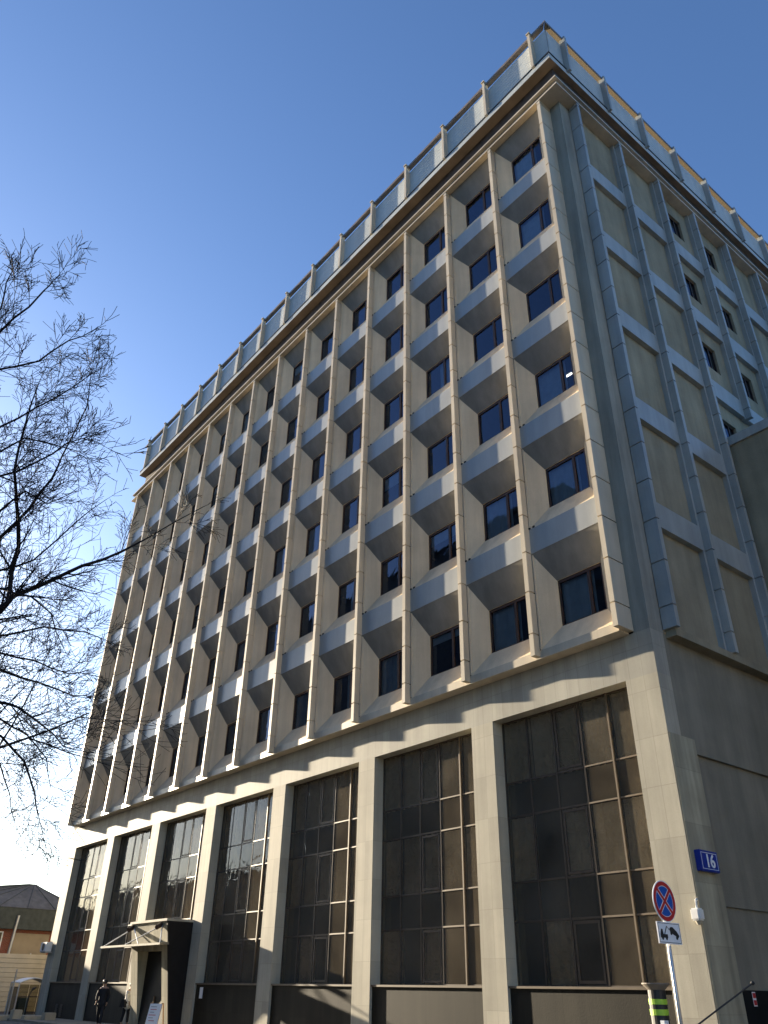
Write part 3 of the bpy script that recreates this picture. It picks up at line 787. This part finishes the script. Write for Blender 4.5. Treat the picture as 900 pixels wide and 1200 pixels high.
# low stone kerb blocks at the bottom left
M['block'] = concrete('block_stone', (.5, .43, .31), dark=.8)
for i, (px, py, w_, h_) in enumerate(((12, 1196, 3.4, .22), (18, 1192, .45, .5), (44, 1197, 1.6, .25), (56, 1196, .55, .42))):
    p = at(px, py, 41.5 - i*.5)
    b = MB(); b.box(-.3, .3, -w_/2, w_/2, 0, h_)
    o = b.build('stone_block', M['block'], None, loc=(p.x, p.y, 0), bevel=.03)
    tag(o, ['long low stone kerb block at the left edge of the pavement', 'short upright stone block rising from the kerb blocks at the left edge', 'low stone kerb block between the upright block and the far pillar', 'small upright stone block beside the foot of the far pillar'][i], 'stone block', 'stone blocks on the pavement')

# brick house with dark metal roof
M['brick'] = None
mm, nt, bb = newmat('red_brick'); tc = N(nt, 'ShaderNodeNewGeometry'); sx_ = N(nt, 'ShaderNodeSeparateXYZ'); cx_ = N(nt, 'ShaderNodeCombineXYZ')
nt.links.new(tc.outputs['Position'], sx_.inputs[0]); nt.links.new(sx_.outputs[1], cx_.inputs[0]); nt.links.new(sx_.outputs[2], cx_.inputs[1])
br = N(nt, 'ShaderNodeTexBrick'); br.inputs['Scale'].default_value = 1; br.inputs['Brick Width'].default_value = .25; br.inputs['Row Height'].default_value = .08
br.inputs['Mortar Size'].default_value = .006; br.inputs['Color1'].default_value = (.30, .075, .035, 1); br.inputs['Color2'].default_value = (.22, .06, .03, 1); br.inputs['Mortar'].default_value = (.3, .25, .2, 1)
nt.links.new(cx_.outputs[0], br.inputs['Vector']); nt.links.new(br.outputs[0], bb.inputs['Base Color']); bb.inputs['Roughness'].default_value = .9
M['brick'] = mm
hx = -62
t = thing('brick_house', 'low red brick house with a dark metal roof behind the fence at the left', 'house', (hx, 4, 0))
b = MB(); b.box(-9, 0, -14, 4.5, 0, 5.5); b.build('wall', M['brick'], t)
M['metalroof'] = concrete('metal_roof', (.20, .195, .19), dark=.7, streak=.4, rough=.8, spec=.1)
M['eave'] = plain('eave_dark', (.055, .065, .06), .7, noise=.25)
b = MB(); b.box(.0, .55, -14.3, 4.8, 5.35, 6.85); b.build('fascia', M['eave'], t)
b = MB(); A_ = (-3, .9, 8.95); c_ = [(-9.5, -14.3, 6.85), (.6, -14.3, 6.85), (.6, 4.8, 6.85), (-9.5, 4.8, 6.85)]
for k in range(4): b.poly([c_[k], c_[(k+1) % 4], A_])
b.build('roof', M['metalroof'], t)
b = MB()
for k in range(9):
    y = -13.5+k*2.2; f = .8
    A0 = Vector((.6, y, 6.88)); A1 = Vector(A_)+Vector((0, 0, .03)); b.tube([A0, A0.lerp(A1, .97)], .02, 4)
b.build('roof_seam', M['eave'], t)
def house_window(y):
    b = MB()
    for bx in ((-.6, -.52, -.72, .72), (.52, .6, -.72, .72), (-.52, .52, .64, .72), (-.52, .52, -.72, -.64), (-.04, .04, -.64, .64)): b.box(0, .08, *bx)
    f = b.build('window', M['signwhite'], t, loc=(.01, y, 4.45))
    b = MB(); b.box(0, .03, -.52, .52, -.64, .64); b.build('pane', glass('house_glass', (.25, .3, .25), 1.6), f)
house_window(-2.15); house_window(-5.6); house_window(-9)
b = MB(); b.box(.0, .25, -.75, 2.0, .0, 5.1); b.build('render_panel', plain('tan_render', (.33, .26, .17), .9, noise=.2, scale=.8), t)
b = MB(); b.tube([(.65, -1.2, 0), (.65, -.85, 6.3)], .11, 8); b.build('pipe', M['steel'], t)

# ---------------------------------------------------------------- opposite side of the street (seen in the glass), plus an added bounce block
M['opp'] = concrete('opposite_wall', (.17, .175, .18), dark=.8, panel=(3, 3, 'xy'))
def block(x0, x1, y0, y1, h, label, face, nx, nz, mat, name='apartment_block'):
    t = thing(name, label, 'building', ((x0+x1)/2, (y0+y1)/2, 0)); cx, cy = (x0+x1)/2, (y0+y1)/2
    b = MB(); b.box(x0-cx, x1-cx, y0-cy, y1-cy, 0, h); b.build('wall', mat, t)
    b = MB(); b.box(x0-cx-.3, x1-cx+.3, y0-cy-.3, y1-cy+.3, h, h+.4); b.build('roof', M['roofing'], t)
    b = MB(); fl = (h-3)/nz; src = None
    for j in range(nz):
        for i in range(nx):
            if face == 'y': x = x0-cx+(i+.5)*(x1-x0)/nx; y = y1-cy; bx = (-.8, .8, 0, .04, -.9, .9)
            else: y = y0-cy+(i+.5)*(y1-y0)/nx; x = x0-cx; bx = (-.04, 0, -.8, .8, -.9, .9)
            loc = (x, y, 2+fl*(j+.5))
            if src is None: q = MB(); q.box(*bx); src = q.build('window', plain('far_window', (.05, .06, .08), .2), t, loc=loc)
            else: copy_part(src, t, loc)
block(-78, -29, -52, -36, 44.5, 'long tall slab block across the street, reflected in the glass', 'y', 11, 9, M['opp'])
block(-28.6, 2, -50, -36, 33, 'lower tan block across the street beside the tall slab', 'y', 8, 9, M['opp'])
block(-140, -80, -54, -38, 15, 'long low tiled house far down the street on the opposite side', 'y', 12, 4, plain('low_wall', (.28, .2, .14), .9))
block(38, 52, -6, 42, 17, 'unseen plain block added to bounce warm sunlight onto the side face', 'x', 10, 5, plain('bounce_render', (.5, .42, .3), .9), 'bounce_block')  # added out of view to throw warm light on the side face
t = thing('annex', 'plain brown rendered annex wall adjoining the side face at the right edge', 'building', (0, 0, 0))
ann = MB(); ann.box(.03, 24, 7.02, 30, 0, zz(AN)-.4); ann.build('wall', M['stucco'], t)
ann = MB(); ann.box(.03, 24.1, 6.94, 30.1, zz(AN)-.4, zz(AN)-.02); ann.build('coping', M['finB'], t)

# ---------------------------------------------------------------- bare tree
tr = at(-150, 860, 11.0)
tx, ty = tr.x, tr.y
tree = thing('bare_tree', 'leafless winter tree with dark spreading branches in front of the left end of the block', 'tree', (tx, ty, 0))
M['bark'] = plain('bark', (.012, .010, .012), .9, noise=.4, scale=12)
rnd = random.Random(21)
base = Vector((tx, ty, 0))
b = MB()
trunk_pts = [Vector((0, 0, -.05)), Vector((.03, 0, .4)), Vector((.05, .02, 1.8)), Vector((0, .05, 3.5)), Vector((.08, 0, 5.2)), Vector((.02, -.06, 7.0)), Vector((.1, 0, 9.0)), Vector((.15, .05, 10.8))]
b.tube(trunk_pts, [.26, .2, .17, .15, .13, .1, .06, .02], 10)
b.build('trunk', M['bark'], tree, smooth=True)
cr = MB()
view = fw
def grow(p, d, L, r, lvl):
    """one twig: a bent tapering tube with side shoots"""
    n = 5 if lvl < 2 else 4
    pts = [p]; q = p.copy(); dd = d.normalized()
    for i in range(n):
        dd = (dd + Vector((rnd.uniform(-1, 1), rnd.uniform(-1, 1), rnd.uniform(-.75, 1)))*.11).normalized()
        q = q + dd*L/n; pts.append(q.copy())
    rads = [max(.0036, r*(1-.75*i/n)) for i in range(n+1)]
    cr.tube([x for x in pts], rads, 5 if lvl < 1 else (4 if lvl < 2 else 3), cap=False)
    if lvl >= 3: return
    ns = {0: 7, 1: 6, 2: 4}[lvl]
    for k in range(ns):
        f = .15+.85*(k+rnd.random())/ns
        i = min(int(f*n), n-1); pp_ = pts[i].lerp(pts[i+1], f*n-i)
        dr = (pts[i+1]-pts[i]).normalized()
        a = dr.cross(Vector((rnd.uniform(-1, 1), rnd.uniform(-1, 1), rnd.uniform(-1, 1)))).normalized()
        nd = (dr*math.cos(.75)+a*math.sin(.75)+Vector((0, 0, .08))).normalized()
        grow(pp_, nd, L*rnd.uniform(.42, .72)*(1.15-.4*f), max(.002, rads[i]*.55), lvl+1)
def limb(px, t0, t1, r0, r1, zroot):
    pts = [Vector((.03, 0, zroot))+base]
    n = len(px)
    for i, (x, y) in enumerate(px):
        t = t0+(t1-t0)*i/(n-1); pts.append(at(x, y, t+rnd.uniform(-.15, .15)))
    # resample with wobble
    out = []
    for a, c in zip(pts[:-1], pts[1:]):
        k = max(2, int((c-a).length/.35))
        for j in range(k): out.append(a.lerp(c, j/k)+Vector((rnd.uniform(-1, 1), rnd.uniform(-1, 1), rnd.uniform(-1, 1)))*.018)
    out.append(pts[-1]); out = [o-base for o in out]
    rads = [1.3*(r0+(r1-r0)*i/(len(out)-1)) for i in range(len(out))]
    cr.tube(out, rads, 6, cap=False)
    tot = len(out)
    for i in range(int(tot*.18), tot-1):
        for rep in range(2 if rnd.random() < .55 else 1):
            dr = (out[i+1]-out[i]).normalized()
            a = dr.cross(Vector((rnd.uniform(-1, 1), rnd.uniform(-1, 1), rnd.uniform(-1, 1)))).normalized()
            ang = rnd.uniform(.5, .95)
            nd = dr*math.cos(ang)+a*math.sin(ang)+Vector((0, 0, .12))
            rem = 1-i/tot
            grow(out[i], nd, rnd.uniform(.45, 1.0)*(.55+.75*rem), max(.003, rads[i]*rnd.uniform(.35, .5)), 1)
    grow(out[-1], out[-1]-out[-2], .35, r1, 2)
limb([(-60, 745), (0, 716), (17, 699), (60, 680), (96, 665), (142, 648), (170, 631), (238, 594)], 10.8, 11.6, .05, .005, 3.8)
limb([(-50, 760), (10, 703), (20, 640), (20, 590), (17, 552), (30, 500), (45, 450)], 10.7, 10.2, .042, .006, 3.9)
limb([(-70, 690), (0, 631), (34, 597), (60, 560), (74, 535), (102, 473), (108, 430)], 11.2, 11.9, .035, .004, 4.6)
limb([(-80, 450), (0, 388), (34, 359), (68, 325), (70, 318)], 11, 11.4, .03, .004, 7.0)
limb([(-80, 480), (0, 433), (45, 422), (80, 400), (113, 385)], 10.6, 10.2, .03, .004, 6.6)
limb([(-80, 560), (0, 500), (40, 480), (85, 455), (120, 430)], 11.4, 12.0, .03, .004, 6.0)
limb([(-90, 620), (0, 560), (40, 545), (80, 520), (125, 505)], 10.3, 9.8, .03, .004, 5.4)
limb([(-60, 765), (0, 784), (45, 801), (85, 815), (113, 818)], 11.3, 11.9, .03, .004, 3.6)
limb([(-60, 790), (0, 824), (23, 830), (50, 850), (74, 875), (95, 880)], 10.6, 10.3, .028, .004, 3.4)
limb([(-60, 830), (0, 864), (28, 892), (40, 930), (45, 954), (54, 995)], 11.0, 11.2, .026, .003, 3.1)
limb([(-70, 700), (0, 668), (40, 655), (90, 610), (125, 585)], 11.8, 12.4, .03, .004, 4.3)
limb([(-70, 720), (0, 745), (50, 735), (100, 740), (128, 752)], 11.6, 12.2, .028, .004, 3.9)
limb([(-80, 500), (-30, 420), (0, 360), (8, 330), (20, 305)], 10.9, 11.0, .028, .004, 6.8)
limb([(-70, 640), (0, 600), (30, 575), (55, 590), (90, 575)], 11.3, 11.8, .03, .004, 4.9)
limb([(-70, 700), (0, 690), (35, 700), (60, 720), (75, 760)], 10.7, 10.4, .028, .004, 4.2)
limb([(-70, 780), (0, 765), (40, 775), (80, 790), (105, 785)], 11.6, 12.0, .026, .004, 3.5)
limb([(-70, 800), (0, 845), (30, 860), (55, 890), (60, 925)], 11.2, 11.4, .024, .0035, 3.2)
limb([(-70, 820), (0, 895), (12, 930), (18, 965)], 10.8, 10.9, .022, .0035, 3.0)
limb([(-80, 540), (0, 530), (30, 515), (65, 520), (95, 530)], 10.9, 10.6, .026, .004, 5.8)
# unseen half of the crown so the tree is whole
for k in range(9):
    a_ = R(110+k*28); z_ = 3.6+k*.7
    d_ = Vector((math.cos(a_), math.sin(a_), .55)).normalized()
    d_ = d_ if (d_.dot(rt) < .1) else Vector((-d_.x, d_.y, d_.z))
    grow(Vector((0, 0, z_)), d_, 3.2-.15*k, .04, 0)
cr.build('crown', M['bark'], tree)
print('crown faces', len(cr.f))

# ---------------------------------------------------------------- light
SUN = Vector((-7.4, -1.0, 1.49)).normalized()     # towards the sun
sl = bpy.data.lights.new('sun', 'SUN'); so = bpy.data.objects.new('sun', sl); col.objects.link(so)
sl.energy = SUN_E; sl.angle = R(.55); sl.color = SUN_C
so.rotation_euler = (-SUN).to_track_quat('-Z', 'Y').to_euler(); so.location = (0, 0, 60)
wd = bpy.data.worlds.new('World'); scn.world = wd; wd.use_nodes = True
nt = wd.node_tree; bg = nt.nodes['Background']; sk = nt.nodes.new('ShaderNodeTexSky'); sk.sky_type = 'NISHITA'; sk.sun_disc = False
sk.sun_elevation = math.asin(SUN.z); sk.sun_rotation = math.atan2(SUN.x, SUN.y)
sk.air_density = AIR; sk.dust_density = DUST; sk.ozone_density = OZ; sk.altitude = 100
hs = nt.nodes.new('ShaderNodeHueSaturation'); hs.inputs['Saturation'].default_value = 1.02; hs.inputs['Hue'].default_value = .505; nt.links.new(sk.outputs[0], hs.inputs['Color']); nt.links.new(hs.outputs[0], bg.inputs[0]); bg.inputs[1].default_value = SKY_S
scn.view_settings.view_transform = 'Standard'; scn.view_settings.look = 'None'; scn.view_settings.gamma = 1; scn.view_settings.exposure = EXPO
scn.view_settings.use_curve_mapping = False
scn.render.engine = 'CYCLES'
scn.cycles.max_bounces = 8; scn.cycles.diffuse_bounces = 5; scn.cycles.transparent_max_bounces = 12
scn.render.resolution_x = 768; scn.render.resolution_y = 1024
